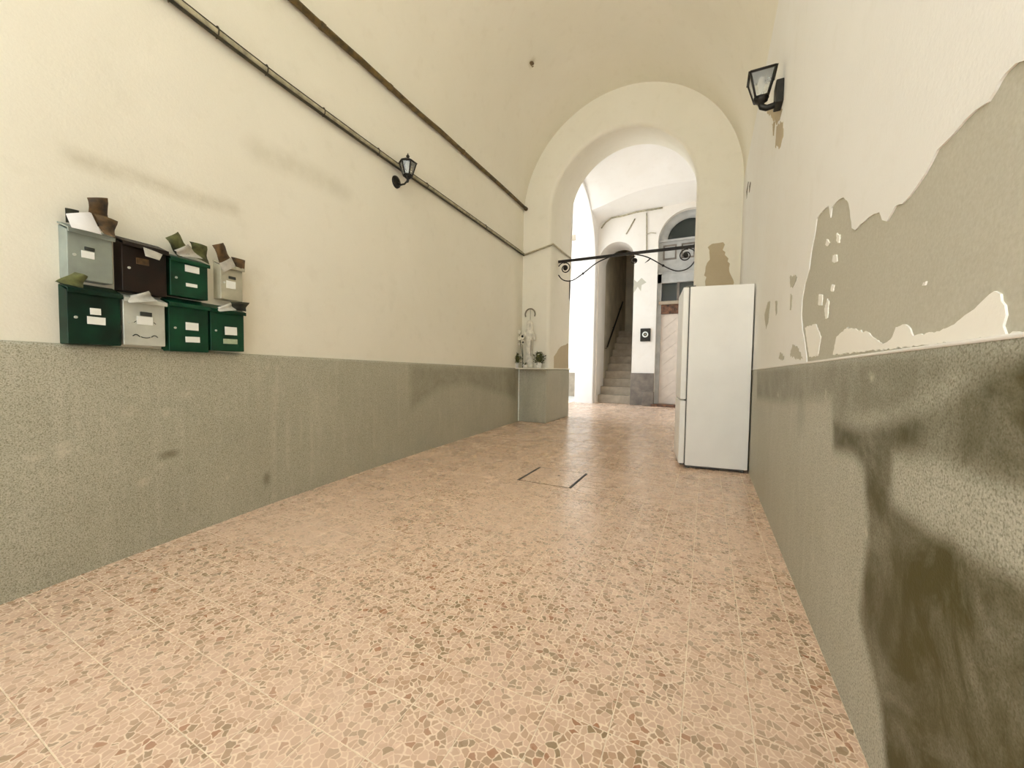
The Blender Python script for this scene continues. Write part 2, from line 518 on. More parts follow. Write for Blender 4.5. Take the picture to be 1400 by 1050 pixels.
for i, s in enumerate(scr):
    q = uvx(s)
    q = jag(q + [q[0]],   .003 if i < 3 else .0028, .010 if i < 3 else .005, 20 + i)[:-1]
    if i < 3: q = [(a, max(b_, zdr(a) - .002)) for a, b_ in q]
    mb = MB(); mb.prism(q, (X_R + .001, 0, 0), (0, 1, 0), (0, 0, 1), (.0032, 0, 0))
    o = mb.build('paint_scrap', 'scrap_white', wr)
# small spots where the paint has come off, and streaks under the lantern
for i, s in enumerate(([(170, 722), (168, 690), (180, 684), (190, 690), (178, 718)], [(100, 840), (95, 800), (105, 762), (112, 760), (106, 820)], [(128, 800), (126, 760), (132, 758), (131, 795)],
                       [(168, 915), (176, 885), (190, 890), (205, 925), (190, 926)], [(136, 925), (140, 905), (152, 918), (150, 928)], [(168, 785), (170, 740), (175, 742), (173, 782)])):
    q = jag((lambda z: z + [z[0]])(uvx(s)), .007, .016, 40 + i)[:-1]
    mb = MB(); mb.prism(q, (X_R - .0012, 0, 0), (0, 1, 0), (0, 0, 1), (.002, 0, 0)); mb.build('bare_patch', 'render_bare', wr)
for i, s in enumerate(([(1048, 150), (1062, 140), (1070, 150), (1066, 165), (1060, 168)], [(1062, 172), (1071, 165), (1071, 188), (1066, 202), (1060, 200)], [(1056, 168), (1060, 168), (1058, 186), (1057, 186)])):
    z = [(lambda q: (q.y, q.z))(on_x(a, b_, X_R)) for a, b_ in s]
    q = jag(z + [z[0]], .018, .04, 60 + i)[:-1]
    mb = MB(); mb.prism(q, (X_R - .0015, 0, 0), (0, 1, 0), (0, 0, 1), (.002, 0, 0)); mb.build('bare_patch', 'tan_patch', wr)

for i, s in enumerate(([(1021, 272), (1020.5, 262), (1023, 248), (1023.6, 249), (1022, 262)], [(1024, 264), (1024.5, 254), (1026, 248), (1026.6, 250), (1025, 262)])):
    z = [(lambda q: (q.y, q.z))(on_x(a, b_, X_R)) for a, b_ in s]
    mb = MB(); mb.prism(z, (X_R - .0015, 0, 0), (0, 1, 0), (0, 0, 1), (.002, 0, 0)); mb.build('crack', 'crack_dirt', wr)

# right dado with its damp stains
rows = []
for y in np.arange(Y_BACK, 6.56, .02):
    row = [(X_R, y, -.012 + (zdr(y) + .012) * t) for t in np.linspace(0, 1, 54)]
    row.append((X_R + .006, y, zdr(y) + .001)); rows.append(row)
mb = MB(); mb.quad_grid(rows); dr = mb.build('dado', 'dado_grey', wr, fix=False)
A = np.array(mb.v); U, V = A[:, 1], A[:, 2]
UVD = lambda pts: uvx(pts, (1000, 440), 1.7225)
st = .88 * poly_soft(U, V, UVD([(240, 235), (300, 250), (380, 238), (450, 215), (560, 150), (700, 90), (1100, 60), (1400, 60), (1400, 700), (900, 500), (689, 392), (560, 350), (480, 322), (380, 310), (376, 430), (480, 500),
                                (560, 560), (700, 630), (1000, 800), (1400, 1100), (1400, 1700), (700, 1700), (372, 1100), (350, 900), (300, 690), (322, 500), (312, 340), (288, 312), (240, 300)]), .022)
st += .45 * poly_soft(U, V, UVD([(430, 590), (520, 510), (700, 650), (1000, 830), (1400, 1150), (1400, 1700), (760, 1700), (372, 1080), (380, 870), (420, 760)]), .05)
st += .5 * poly_soft(U, V, UVD([(60, 112), (240, 92), (700, 30), (1200, -20), (1200, 80), (700, 110), (520, 150), (380, 220), (240, 235), (235, 180), (120, 190), (60, 180)]), .03)
st -= .35 * blob(U, V, *UVD([(480, 785)])[0], .03, .04) + .25 * blob(U, V, *UVD([(430, 730)])[0], .04, .08)
st += .28 * blob(U, V, *UVD([(163, 215)])[0], .09, .10)
set_attr(dr, 'stain', st)
ch = np.zeros(len(U))
for x, y, a, b_ in ((193, 550, .016, .012), (317, 488, .008, .01), (448, 525, .004, .005), (110, 170, .02, .012), (222, 172, .01, .012), (268, 1022, .02, .03), (180, 420, .01, .01), (330, 125, .02, .01), (590, 205, .003, .005), (640, 212, .003, .005)):
    ch = np.maximum(ch, blob(U, V, *UVD([(x, y)])[0], a, b_))
set_attr(dr, 'chip', ch)
# a pale bead along the top of the right dado
mb = MB(); mb.tube([(X_R + .001, y, zdr(y) + .001) for y in np.arange(Y_BACK, 6.56, .2)], .0045, 6)
mb.build('pale_edge', 'plaster_white', wr)

# vault
rows = []; AN = np.linspace(0, math.pi, 112)
for y in YS:
    a, b_ = xl(y), X_R; c, h = (a + b_) / 2, (b_ - a) / 2
    rows.append([(c + h * math.cos(t), y, Z_SPR + RISE * math.sin(t)) for t in AN])
mb = MB(); mb.quad_grid(rows); ce = struct(mb.build('ceiling', 'plaster_vault', fix=False))
A = np.array(mb.v)
TH = np.tile(AN, len(YS)); UY = A[:, 1]


def ut(px, py):
    q = on_shell(px, py); a, b_ = xl(q.y), X_R; c, h = (a + b_) / 2, (b_ - a) / 2
    return (q.y, math.atan2((q.z - Z_SPR) / RISE, (q.x - c) / h))


st = np.zeros(len(UY))
st += .8 * blob(UY, TH, *ut(727, 85), .06, .02)
set_attr(ce, 'stain', st)


# ------------------------------------------------------------------ walls with arched openings
def arched_wall(name, mat, u0, u1, ztop, openings, to3, thick, rnd=0.0, nseg=40, back=True):
    """openings: (a, b, spring, rise, lift_back). to3(u, depth, z) -> point. Front face, back face, rounded arris and soffits."""
    mb = MB()
    ops = sorted(openings)

    def curve(op, grow, lift, i):
        a, b_, sp, ri, _ = op; c, h = (a + b_) / 2, (b_ - a) / 2
        t = math.pi * (1 - i / nseg)
        return (c + (h + grow) * math.cos(t), sp + lift + (ri + grow) * math.sin(t))

    for depth, grow, isback in ((0.0, rnd, False), (thick, 0.0, True)):
        if isback and not back: continue
        cur = u0
        for op in ops:
            lift = op[4] if isback else 0
            a, b_ = op[0] - grow, op[1] + grow
            us = np.linspace(cur, a, 6) if a > cur + 1e-4 else []
            if len(us): mb.quad_grid([[to3(u, depth, 0) for u in us], [to3(u, depth, op[2]) for u in us], [to3(u, depth, ztop(u)) for u in us]], False)
            C = [curve(op, grow, lift, i) for i in range(nseg + 1)]
            mb.quad_grid([[to3(u, depth, z) for u, z in C], [to3(u, depth, max(ztop(u), z)) for u, z in C]], False)
            cur = b_
        us = np.linspace(cur, u1, 6)
        if u1 > cur + 1e-4: mb.quad_grid([[to3(u, depth, 0) for u in us], [to3(u, depth, ztop(u)) for u in us]], False)
    for op in ops:
        prof = []
        if rnd:
            for k in range(7):
                q = math.pi / 2 * k / 6; prof.append((rnd * (1 - math.sin(q)), rnd * (1 - math.cos(q))))
        prof = [(g, d) for g, d in prof] or [(0, 0)]
        d0 = prof[-1][1]
        for k in range(1, 7): prof.append((0, d0 + (thick - d0) * k / 6))
        rows = []
        for g, d in prof:
            lift = op[4] * d / thick
            a, b_, sp = op[0] - g, op[1] + g, op[2]
            L = [to3(a, d, z) for z in np.linspace(0, sp + lift, 5)[:-1]]
            Cc = [to3(*(lambda q: (q[0], d, q[1]))(curve(op, g, lift, i))) for i in range(nseg + 1)]
            Rr = [to3(b_, d, z) for z in np.linspace(sp + lift, 0, 5)[1:]]
            rows.append(L + Cc + Rr)
        mb.quad_grid(rows, True)
    return mb.build(name, mat, fix=False)


OX0, OX1 = -2.612, -0.226
YB_END = 7.85
xa = xl(Y_END)


def vault_top(u):
    c, h = (xa + X_R) / 2, (X_R - xa) / 2
    return Z_SPR + RISE * math.sqrt(max(0, 1 - ((u - c) / h) ** 2)) + .02


we = struct(arched_wall('wall_end', 'plaster_vault', xa - .15, X_R + .15, lambda u: 6.0, [(OX0, OX1, Z_SPR, (OX1 - OX0) / 2, .30)], lambda u, d, z: (u, Y_END + d, z), YB_END - Y_END, rnd=.07, back=False))
# pier dados (they carry a ledge) and the damp patches on the right pier
mb = MB(); mb.box(xa - .02, OX0 + .03, 6.545, YB_END - .01, 0, .985); o = mb.build('pier_dado', 'dado_olive', we, .02, 3)
for n_ in ('stain', 'chip'): set_attr(o, n_, np.zeros(8))
mb = MB(); mb.box(xa - .02, OX0 + .045, 6.37, YB_END, .985, 1.008); mb.build('ledge', 'plaster_cream', we, .006, 2)
mb = MB(); mb.box(OX1 - .03, X_R + .01, 6.545, YB_END - .01, 0, 1.0); o = mb.build('pier_dado', 'dado_olive', we, .02, 3)
for n_ in ('stain', 'chip'): set_attr(o, n_, np.zeros(8))
for i, s in enumerate(([(968, 338), (976, 333), (988, 332), (991, 345), (997, 360), (1003, 386), (1000, 404), (968, 404), (964, 385), (965, 365), (970, 350)],
                       [(958, 260), (975, 258), (985, 270), (978, 290), (962, 295), (956, 280)], [(990, 275), (1015, 272), (1018, 320), (1000, 318), (985, 300)])):
    z = [(lambda q: (q.x, q.z))(on_y(a, b_, Y_END)) for a, b_ in s]
    q = jag(z + [z[0]], .022, .045, 80 + i)[:-1]
    mb = MB(); mb.prism(q, (0, Y_END - .0018, 0), (1, 0, 0), (0, 0, 1), (0, .003, 0)); mb.build('bare_patch', ('tan_patch', 'plaster_cream', 'plaster_cream')[i], we)
z = [(lambda q: (q.y, q.z))(on_x(a, b_, OX0)) for a, b_ in ((757, 505), (757, 488), (763, 478), (770, 472), (777, 470), (777, 505))]
mb = MB(); mb.prism(jag(z + [z[0]], .015, .08, 91)[:-1], (OX0 - .002, 0, 0), (0, 1, 0), (0, 0, 1), (.0035, 0, 0)); mb.build('bare_patch', 'tan_patch', we)

# ------------------------------------------------------------------ the stair hall beyond the arch
XA0, XA1, YA0, YA1 = -2.96, 0.80, YB_END, 11.40


def c1(x): return 4.30 + 1.34 * max(0, 1 - abs((x + 1.08) / 1.95) ** 2.3) ** (1 / 2.3)         # arris of the vault
def c2(x): return 4.70 + .75 * max(0, 1 - min(1, abs((x + 1.08) / 1.93)) ** 4) ** .25              # where the end web meets the far wall
def zB(y): return 4.05 + 1.80 * math.sqrt(max(0, 1 - ((y - 9.48) / 1.70) ** 2))


YW = 10.62
xs_ = np.linspace(XA0 - .01, XA1, 90); rows = []
for y in np.linspace(YA0, YW, 60):
    rows.append([(x, y, math.log(math.exp(5 * (c1(x) + .55 * math.sin(math.pi * (y - YA0 + .2) / (YW - YA0 + .2)))) + math.exp(5 * (zB(y) - .02))) / 5) for x in xs_])
ed_ = rows[-1]
mb = MB(); mb.quad_grid(rows)
mb.quad_grid([[(p[0], YW + (YA1 - YW) * t, p[2] + (c2(p[0]) - p[2]) * t) for p in ed_] for t in np.linspace(0, 1, 8)])
struct(mb.build('ceiling_hall', 'plaster_white', fix=False))
# spandrel above the arch on the hall side, right wall of the hall
mb = MB()
nn = 60; us = np.linspace(XA0 - .3, XA1, nn)
cx, hw = (OX0 + OX1) / 2, (OX1 - OX0) / 2
for a, b_ in zip(us[:-1], us[1:]):
    lo = lambda u: (Z_SPR + .30 + hw * math.sqrt(max(0, 1 - ((u - cx) / hw) ** 2))) if OX0 < u < OX1 else 0.0
    mb.face([(a, YB_END, lo(a)), (b_, YB_END, lo(b_)), (b_, YB_END, 6.4), (a, YB_END, 6.4)])
struct(mb.build('wall_hall_near', 'plaster_white', fix=False))
mb = MB(); mb.face([(XA1, YA0, 0), (XA1, YA1, 0), (XA1, YA1, 6.4), (XA1, YA0, 6.4)]); struct(mb.build('wall_hall_right', 'plaster_white', fix=False))
# hall left wall with the big opening to the courtyard
struct(arched_wall('wall_hall_left', 'plaster_white', YA0 - .05, YA1 + .0, lambda u: 6.4, [(YA0 + .06, YA1 - .22, 4.02, 1.73, 0)], lambda u, d, z: (XA0 - d, u, z), .55, rnd=.03))
# far wall: stair doorway and tall arched door
struct(arched_wall('wall_far', 'plaster_far', XA0 - .1, XA1, lambda u: 6.4, [(-2.915, -1.915, 4.16, .50, 0), (-1.295, .27, 4.52, .78, 0)], lambda u, d, z: (u, YA1 + d, z), .85, rnd=.0))
wf = bpy.data.objects['wall_far']
mb = MB(); mb.box(-1.93, -1.30, YA1 - .035, YA1 + .3, 0, .912); mb.build('dado', 'dado_far', wf, .01)
mb = MB(); mb.box(-1.60, -1.285, YA1 - .09, YA1 - .02, 0, .40); mb.build('dado_base', 'dado_far', wf, .02)
mb = MB(); mb.prism(jag((lambda z: z + [z[0]])([(lambda q: (q.x, q.z))(on_y(a, b_, YA1)) for a, b_ in ((866, 382), (871, 386), (877, 380), (884, 386), (877, 390), (876, 398), (872, 392), (866, 401))]), .01, .1, 5)[:-1],
                    (0, YA1 - .0015, 0), (1, 0, 0), (0, 0, 1), (0, .003, 0)); mb.build('bare_patch', 'render_bare', wf)

# thin lining added over the stair doorway reveal, in the wall's plaster
rows = []
for d in np.linspace(-.004, .84, 4):
    P = [(-2.911, YA1 + d, z) for z in np.linspace(0, 4.16, 6)[:-1]] + [(-2.415 + .496 * math.cos(t), YA1 + d, 4.16 + .496 * math.sin(t)) for t in np.linspace(math.pi, 0, 25)] + [(-1.919, YA1 + d, z) for z in np.linspace(4.16, 0, 6)[1:]]
    rows.append(P)
mb = MB(); mb.quad_grid(rows); mb.build('stair_door_added_lining', 'plaster_far', wf, fix=False)
# stair hall interior: flight of steps between two walls, landing ceiling
sx0, sx1 = -2.915, -1.60
mb = MB(); mb.face([(sx0, YA1 + .85, 0), (sx0, 18, 0), (sx0, 18, 8), (sx0, YA1 + .85, 8)]); struct(mb.build('wall_stair_left', 'stair_wall', fix=False))
mb = MB(); mb.face([(sx1, YA1 + .85, 0), (sx1, 18, 0), (sx1, 18, 8), (sx1, YA1 + .85, 8)]); struct(mb.build('wall_stair_right', 'stair_wall', fix=False))
mb = MB(); mb.face([(sx0, 15.6, 0), (sx1, 15.6, 0), (sx1, 15.6, 8), (sx0, 15.6, 8)]); struct(mb.build('wall_stair_back', 'stair_wall', fix=False))
mb = MB(); mb.quad_grid([[(sx0, YA1 + .85, 5.0), (sx1, YA1 + .85, 5.0)], [(sx0, 17, 7.2), (sx1, 17, 7.2)]], False); struct(mb.build('ceiling_stair', 'stair_wall', fix=False))
RS, GO, SY = .24, .31, YA1 + .22
stair = tag(empty('staircase', (0, SY, 0)), 'worn stone staircase climbing away inside the arched doorway', 'staircase')
for k in range(10):
    mb = MB()
    xL, xR_ = (sx0 + .002, -1.917) if SY + GO * k < YA1 + .83 else (sx0 + .002, sx1 - .002)
    mb.box(xL, xR_, GO * k - .02, GO * (k + 1) + .02 if k < 9 else 15.6 - SY, max(0, RS * k - .02), RS * (k + 1))
    mb.build('step', 'stone_pale', stair, .012)
mb = MB(); hr = [(sx0 + .07, YA1 + 1.0 + t * 2.3, 1.72 + t * 1.78) for t in np.linspace(0, 1, 8)]
mb.tube(hr, .028, 8)
h = tag(mb.build('handrail', 'black_iron'), 'dark handrail fixed to the wall of the stair flight', 'handrail')
for p in hr[::3]:
    mb = MB(); mb.tube([(p[0] - .075, p[1], p[2] - .05), (p[0] - .02, p[1], p[2] - .05), p], .009, 6); mb.build('bracket', 'black_iron', h)

# ------------------------------------------------------------------ floor: bed of mortar, tiles with open joints
mb = MB(); mb.face([(-3.55, Y_BACK, -.0014), (XA1, Y_BACK, -.0014), (XA1, 17, -.0014), (-3.55, 17, -.0014)])
fl = struct(mb.build('floor', 'grout', fix=False))
T0 = .1790; GX, GY = .326, 1.402; JT = .0032
tile_me = None; cand = []; mh = (-1.475, -.995, 3.095, 3.605)
for i in range(-1, 22):
    for j in range(-21, 57):
        x1 = GX - T0 * i + (0 if i >= 0 else 0); x0 = x1 - T0; y0 = GY + T0 * j; y1 = y0 + T0
        cxm, cym = (x0 + x1) / 2, (y0 + y1) / 2
        if cym > YA1 + .15: continue
        xmin = xl(cym) if cym < Y_END else (OX0 - .05 if cym < YB_END else XA0 - .5)
        xmax = X_R if cym < YB_END else XA1
        if x1 < xmin - .02 or x0 > xmax: continue
        if y1 < Y_BACK: continue
        if x0 > mh[0] - .02 and x1 < mh[1] + .02 and y0 > mh[2] - .02 and y1 < mh[3] + .02: continue
        if i == -1:
            x1c = X_R if cym < YB_END else x1
        else: x1c = x1
        P = [to_px((x, y, 0)) for x, y in ((x0, y0), (x1c, y0), (x1c, y1), (x0, y1))]
        area = 0
        c_ = to_px((max(cxm, xmin + .02), cym, 0))
        if all(P) and c_ and -30 < c_[0] < 1430 and c_[1] < 1075 and x1c > xmin + .04 and cym < YB_END:
            area = abs(sum(P[k][0] * P[(k + 1) % 4][1] - P[(k + 1) % 4][0] * P[k][1] for k in range(4))) / 2
        cand.append((area, x0, x1c, y0, y1))
cand.sort(reverse=True)


def tile_box(mb, x0, x1, y0, y1):
    r = random.Random(int(x0 * 1e4) * 31 + int(y0 * 1e4)); dz = r.uniform(-.0004, .0004)
    g = JT / 2; c = .0008
    o = len(mb.v)
    mb.v += [(x, y, -.0032) for x, y in ((x0 + g, y0 + g), (x1 - g, y0 + g), (x1 - g, y1 - g), (x0 + g, y1 - g))]
    mb.v += [(x, y, -.0004 + dz) for x, y in ((x0 + g, y0 + g), (x1 - g, y0 + g), (x1 - g, y1 - g), (x0 + g, y1 - g))]
    g += c
    mb.v += [(x, y, dz) for x, y in ((x0 + g, y0 + g), (x1 - g, y0 + g), (x1 - g, y1 - g), (x0 + g, y1 - g))]
    for a in (0, 4):
        for k in range(4):
            mb.f.append((o + a + k, o + a + (k + 1) % 4, o + a + 4 + (k + 1) % 4, o + a + 4 + k)); mb.sm.append(False)
    mb.f.append((o + 8, o + 9, o + 10, o + 11)); mb.sm.append(False)


std = MB(); tile_box(std, -T0 / 2, T0 / 2, -T0 / 2, T0 / 2)
proto = None; rest = MB()
for n_, (ar, x0, x1, y0, y1) in enumerate(cand):
    if n_ < 300 and ar > 0:
        if abs((x1 - x0) - T0) < 1e-5:
            if proto is None: proto = std.build('tile', 'terrazzo', fl, fix=False); o = proto
            else:
                o = proto.copy(); COL.objects.link(o)
            o.parent = fl; o.location = ((x0 + x1) / 2, (y0 + y1) / 2, 0)
        else:
            mb = MB(); tile_box(mb, x0, x1, y0, y1); mb.build('tile', 'terrazzo', fl, fix=False)
    else:
        tile_box(rest, x0, x1, y0, y1)
rt = rest.build('tiles', 'terrazzo', fl, fix=False); rt['kind'] = 'stuff'

# manhole cover
e = tag(empty('manhole_cover', ((mh[0] + mh[1]) / 2, (mh[2] + mh[3]) / 2, 0)), 'square tiled manhole cover with dark metal edges set in the floor', 'manhole cover')
hx, hy = (mh[1] - mh[0]) / 2, (mh[3] - mh[2]) / 2
mb = MB(); mb.box(-hx - .05, hx + .05, -hy - .05, hy + .05, -.0045, -.0005); mb.build('surround', 'terrazzo', e)
for s in (-1, 1):
    mb = MB(); mb.box(s * hx - .011, s * hx + .011, -hy, hy, -.004, .0022); mb.build('side_frame', 'black_iron', e)
    mb = MB(); mb.box(-hx + .011, hx - .011, s * hy - .004, s * hy + .004, -.004, .0018); mb.build('end_frame', 'steel_worn', e)
mb = MB(); mb.box(-hx + .012, hx - .012, -hy + .004, hy - .004, -.004, .0012); mb.build('lid', 'terrazzo', e)
mb = MB(); mb.lathe([(.013, 0), (.013, .0022), (.008, .0024)], (.03, .06, 0), 10); mb.build('lifting_hole', 'black_iron', e)

# ------------------------------------------------------------------ outside: courtyard behind the left opening, street behind the camera
mb = MB(); mb.face([(-12, 4, -.02), (-3.3, 4, -.02), (-3.3, 15, -.02), (-12, 15, -.02)]); struct(mb.build('floor_courtyard', 'paving', fix=False))
mb = MB(); mb.box(-12, XA0 - .56, 14.0, 14.3, -.02, 7.0); wc = struct(mb.build('wall_courtyard', 'plaster_white'))
mb = MB(); mb.box(-12, XA0 - .56, 13.93, 14.05, 5.75, 5.95); mb.build('string_course', 'stone_pale', wc, .01)
mb = MB(); mb.box(-12, XA0 - .56, 13.96, 14.02, -.02, .86); mb.build('dado', 'stone_pale', wc, .01)
mb = MB(); mb.face([(-12, -14, -.02), (12, -14, -.02), (12, Y_BACK, -.02), (-12, Y_BACK, -.02)]); struct(mb.build('floor_street', 'paving', fix=False))

# ------------------------------------------------------------------ refrigerator
FA = on_z(1021, 647, 0); FB = on_z(936, 640, 0)
ang = math.atan2(FA.y - FB.y, FA.x - FB.x) * .8
FD, FW, FH = (FA - FB).length, .60, 1.845
fr = tag(empty('refrigerator', (FB.x, FB.y, 0), ang), 'tall white two-door refrigerator standing against the right wall', 'refrigerator')
DT = .055
mb = MB(); mb.box(0, FD, 0, FW, .03, FH); mb.build('body', 'fridge_white', fr, .006)
mb = MB(); mb.box(-.010, 0, .012, FW - .012, .05, FH - .012); mb.build('gasket', 'fridge_gasket', fr)
zs = .70
mb = MB(); mb.box(-.010 - DT, -.010, .002, FW - .002, zs + .006, FH - .002); d1 = mb.build('door', 'fridge_white', fr, .010, 3)
mb = MB(); mb.box(-.010 - DT, -.010, .002, FW - .002, .045, zs - .006); d2 = mb.build('door', 'fridge_white', fr, .010, 3)
mb = MB(); mb.box(-.04, .05, .015, .055, FH, FH + .012); mb.build('hinge_cover', 'fridge_gasket', fr, .003)
mb = MB(); mb.box(-.045, .005, .02, .05, .03, .045); mb.build('hinge', 'fridge_gasket', fr)
mb = MB(); mb.box(.01, FD - .03, .02, FW - .02, .012, .03); mb.build('plinth', 'fridge_gasket', fr)
for x in (.03, FD - .04):
    for y in (.04, FW - .04):
        mb = MB(); mb.lathe([(.018, 0), (.018, .012), (.012, .03)], (x, y, 0), 10); mb.build('foot', 'fridge_gasket', fr)


# ------------------------------------------------------------------ pipes and cables on the left wall
def inset(p, d):
    """move a point on the shell d metres off the surface"""
    a, b_ = xl(p.y), X_R; c, h = (a + b_) / 2, (b_ - a) / 2
    if p.z <= Z_SPR: n = Vector((1 if p.x < c else -1, 0, 0))
    else: n = Vector((-(p.x - c) / h ** 2, 0, -(p.z - Z_SPR) / RISE ** 2)).normalized()
    return p + n * d


def wall_path(pts, d, n=10, dz=0.0):
    W = [on_shell(*p) for p in pts]
    out = []
    for a, b_ in zip(W[:-1], W[1:]):
        for k in range(n):
            y = a.y + (b_.y - a.y) * k / n; z = a.z + (b_.z - a.z) * k / n
            out.append((y, z))
    out.append((W[-1].y, W[-1].z))
    # onto the surface again
    res = []
    zz = np.array([q[1] for q in out]); ker = np.ones(9) / 9
    zz = np.convolve(np.pad(zz, 4, mode='edge'), ker, 'valid')
    for (y, _), z in zip(out, zz):
        z += dz; a, b_ = xl(y), X_R; c, h = (a + b_) / 2, (b_ - a) / 2
        x = a if z <= Z_SPR else c - h * math.sqrt(max(0, 1 - ((z - Z_SPR) / RISE) ** 2))
        res.append(inset(Vector((x, y, z)), d))
    return res


cp = wall_path(P1, .026)
def ext(path, y):
    d = (path[0] - path[6]).normalized(); k = (path[0].y - y) / max(1e-6, -d.y)
    q = path[0] + d * k; q.x = xl(y) + .03
    return [q] + path


cp = ext(cp, Y_BACK + .1)
e = tag(empty('conduit_run', cp[-1]), 'pale conduit with dark cables clipped along the cream wall, turning onto the pier', 'conduit')
L = lambda pts: [Vector(p) - e.location for p in pts]
turn = [Vector((xa + .03, Y_END - .03, cp[-1].z + .005)), Vector((OX0 + .0, Y_END - .02, on_y(752, 335, Y_END).z)), Vector((OX0 + .03, Y_END + .05, on_x(757, 335, OX0).z)), Vector((OX0 + .02, 7.35, on_x(768, 345, OX0).z + .02)), Vector((OX0 + .02, YB_END - .02, on_x(779, 352, OX0).z))]
mb = MB(); mb.tube(L(cp + turn[:1]), .020, 10); mb.build('tube', 'conduit', e)
mb = MB(); mb.tube(L([p + Vector((.006, 0, -.027)) for p in cp] + [t + Vector((.006, -.006, -.027)) for t in turn[:1]]), .0105, 8); mb.build('cable', 'cable_black', e)
mb = MB(); mb.tube(L([p + Vector((.004, 0, .024)) for p in cp] + [turn[0] + Vector((0, -.004, .020))]), .005, 6); mb.build('cable', 'cable_black', e)
mb = MB(); mb.tube(L([t + Vector((.0, -.006, -.006)) for t in turn]), .010, 8); mb.build('cable', 'cable_cream', e)
mb = MB(); mb.tube(L([t + Vector((.0, -.004, -.026)) for t in turn]), .009, 8); mb.build('cable', 'conduit', e)
for k in range(4, len(cp), 6):
    p = cp[k]; mb = MB(); mb.tube(L([p + Vector((.014 * math.cos(a) * 1.7, 0, .026 * math.sin(a) * 1.3)) for a in np.linspace(-1.9, 1.9, 9)]), .004, 5); mb.build('clip', 'cable_black', e)
hp = ext(wall_path(P2, .034), Y_BACK + .1)
hp[-1].y = Y_END - .005
mb = MB(); mb.tube(hp, .027, 12); o = tag(mb.build('pipe', 'rust_pipe'), 'rusty brown pipe running along the foot of the vault to the arch wall', 'pipe')
for k in range(6, len(hp), 9):
    p = hp[k]; mb = MB(); mb.tube([p - Vector((0, .018, 0)), p + Vector((0, .018, 0))], .031, 10); mb.build('collar', 'rust_pipe', o)
mb = MB(); p = hp[-1]; mb.tube([p - Vector((0, .05, 0)), p + Vector((0, .004, 0))], .035, 12); mb.build('end_collar', 'rust_pipe', o)

# hook in the vault
p = on_shell(727, 85); q = inset(p, .05)
mb = MB(); mb.lathe([(.034, 0), (.030, .012), (.012, .02)], (0, 0, -.02), 12)
hk = tag(empty('ceiling_hook', p), 'small rusty hook stub in the cream vault', 'hook')
mb.build('plate', 'steel_worn', hk)
mb = MB(); mb.tube([(0, 0, 0), (0, 0, -.05), (.012, 0, -.07), (.03, 0, -.06)], .006, 6); mb.build('shank', 'steel_worn', hk)


# ------------------------------------------------------------------ lanterns
def lantern(parent, c, top_r, bot_r, h, roof_h, tilt=None, n=6, finial=True):
    """six-sided lantern hanging around c (centre of the bottom ring), widening upwards"""
    c = Vector(c)
    ring = lambda r, z: [c + Vector((r * math.cos(2 * math.pi * (k + .5) / n), r * math.sin(2 * math.pi * (k + .5) / n), z)) for k in range(n)]
    B, T = ring(bot_r, 0), ring(top_r, h)
    mb = MB()
    for k in range(n): mb.tube([B[k], T[k]], .0075, 6)
    for R_ in (B, T):
        for k in range(n): mb.tube([R_[k], R_[(k + 1) % n]], .009, 6)
    mb.build('frame', 'black_iron', parent)
    for k in range(n):
        j = (k + 1) % n; cc = lambda p: p + (c + Vector((0, 0, p.z - c.z)) - p) * .03
        mb = MB(); q = [cc(B[k]), cc(B[j]), cc(T[j]), cc(T[k])]; nrm = (q[1] - q[0]).cross(q[3] - q[0]).normalized() * .003
        mb.hexa([p for p in q] + [p + nrm for p in q]); mb.build('pane', 'glass', parent)
    ap = c + Vector((0, 0, h + roof_h)); E = ring(top_r * 1.15, h)
    mb = MB()
    R1 = ring(top_r * .45, h + roof_h * .7)
    mb.quad_grid([E, R1, [ap + Vector((.001 * math.cos(k), .001 * math.sin(k), 0)) for k in range(n)]], False, True); mb.build('roof', 'black_iron', parent)
    if finial: mb = MB(); mb.lathe([(.006, 0), (.016, .012), (.018, .022), (.008, .034), (.003, .05)], ap - Vector((0, 0, .005)), 10); mb.build('finial', 'black_iron', parent)
    mb = MB(); mb.lathe([(bot_r * .98, 0), (bot_r * .7, -.02), (.012, -.035), (.014, -.05), (.004, -.07)][::-1], c, 10); mb.build('bottom_cap', 'black_iron', parent)
    mb = MB(); mb.lathe([(.012, 0), (.012, .05), (.02, .08), (.024, .11), (.016, .14), (.004, .15)], c, 10); mb.build('bulb', 'pot_white', parent)


wp = on_shell(541, 249)
e = tag(empty('wall_lantern', wp), 'small black iron lantern on a round wall plate below the conduit on the left wall', 'lantern')
mb = MB()
mb.tube([(-.002, 0, 0), (.014, 0, 0), (.022, 0, 0)], [.062, .060, .035], 18); mb.build('wall_plate', 'black_iron', e)
mb = MB(); mb.tube([(.015, 0, 0), (.06, .01, -.035), (.10, .02, -.03), (.13, .03, .0), (.135, .03, .03)], .009, 8); mb.build('arm', 'black_iron', e)
lantern(e, (.135, .03, .05), .085, .045, .125, .055)

wp = on_x(1070, 130, X_R)
e = tag(empty('wall_lantern', wp), 'large black framed lantern with clear panes high on the right wall', 'lantern')
mb = MB(); mb.box(-.045, 0, -.06, .06, -.07, .08); mb.build('wall_plate', 'black_iron', e, .006)
mb = MB(); mb.tube([(-.01, 0, -.03), (-.05, 0, -.055), (-.09, 0, -.06), (-.118, 0, -.045), (-.125, 0, -.02)], .02, 8); mb.build('arm', 'black_iron', e)
lantern(e, (-.125, .0, .01), .105, .05, .155, .03, n=4, finial=False)

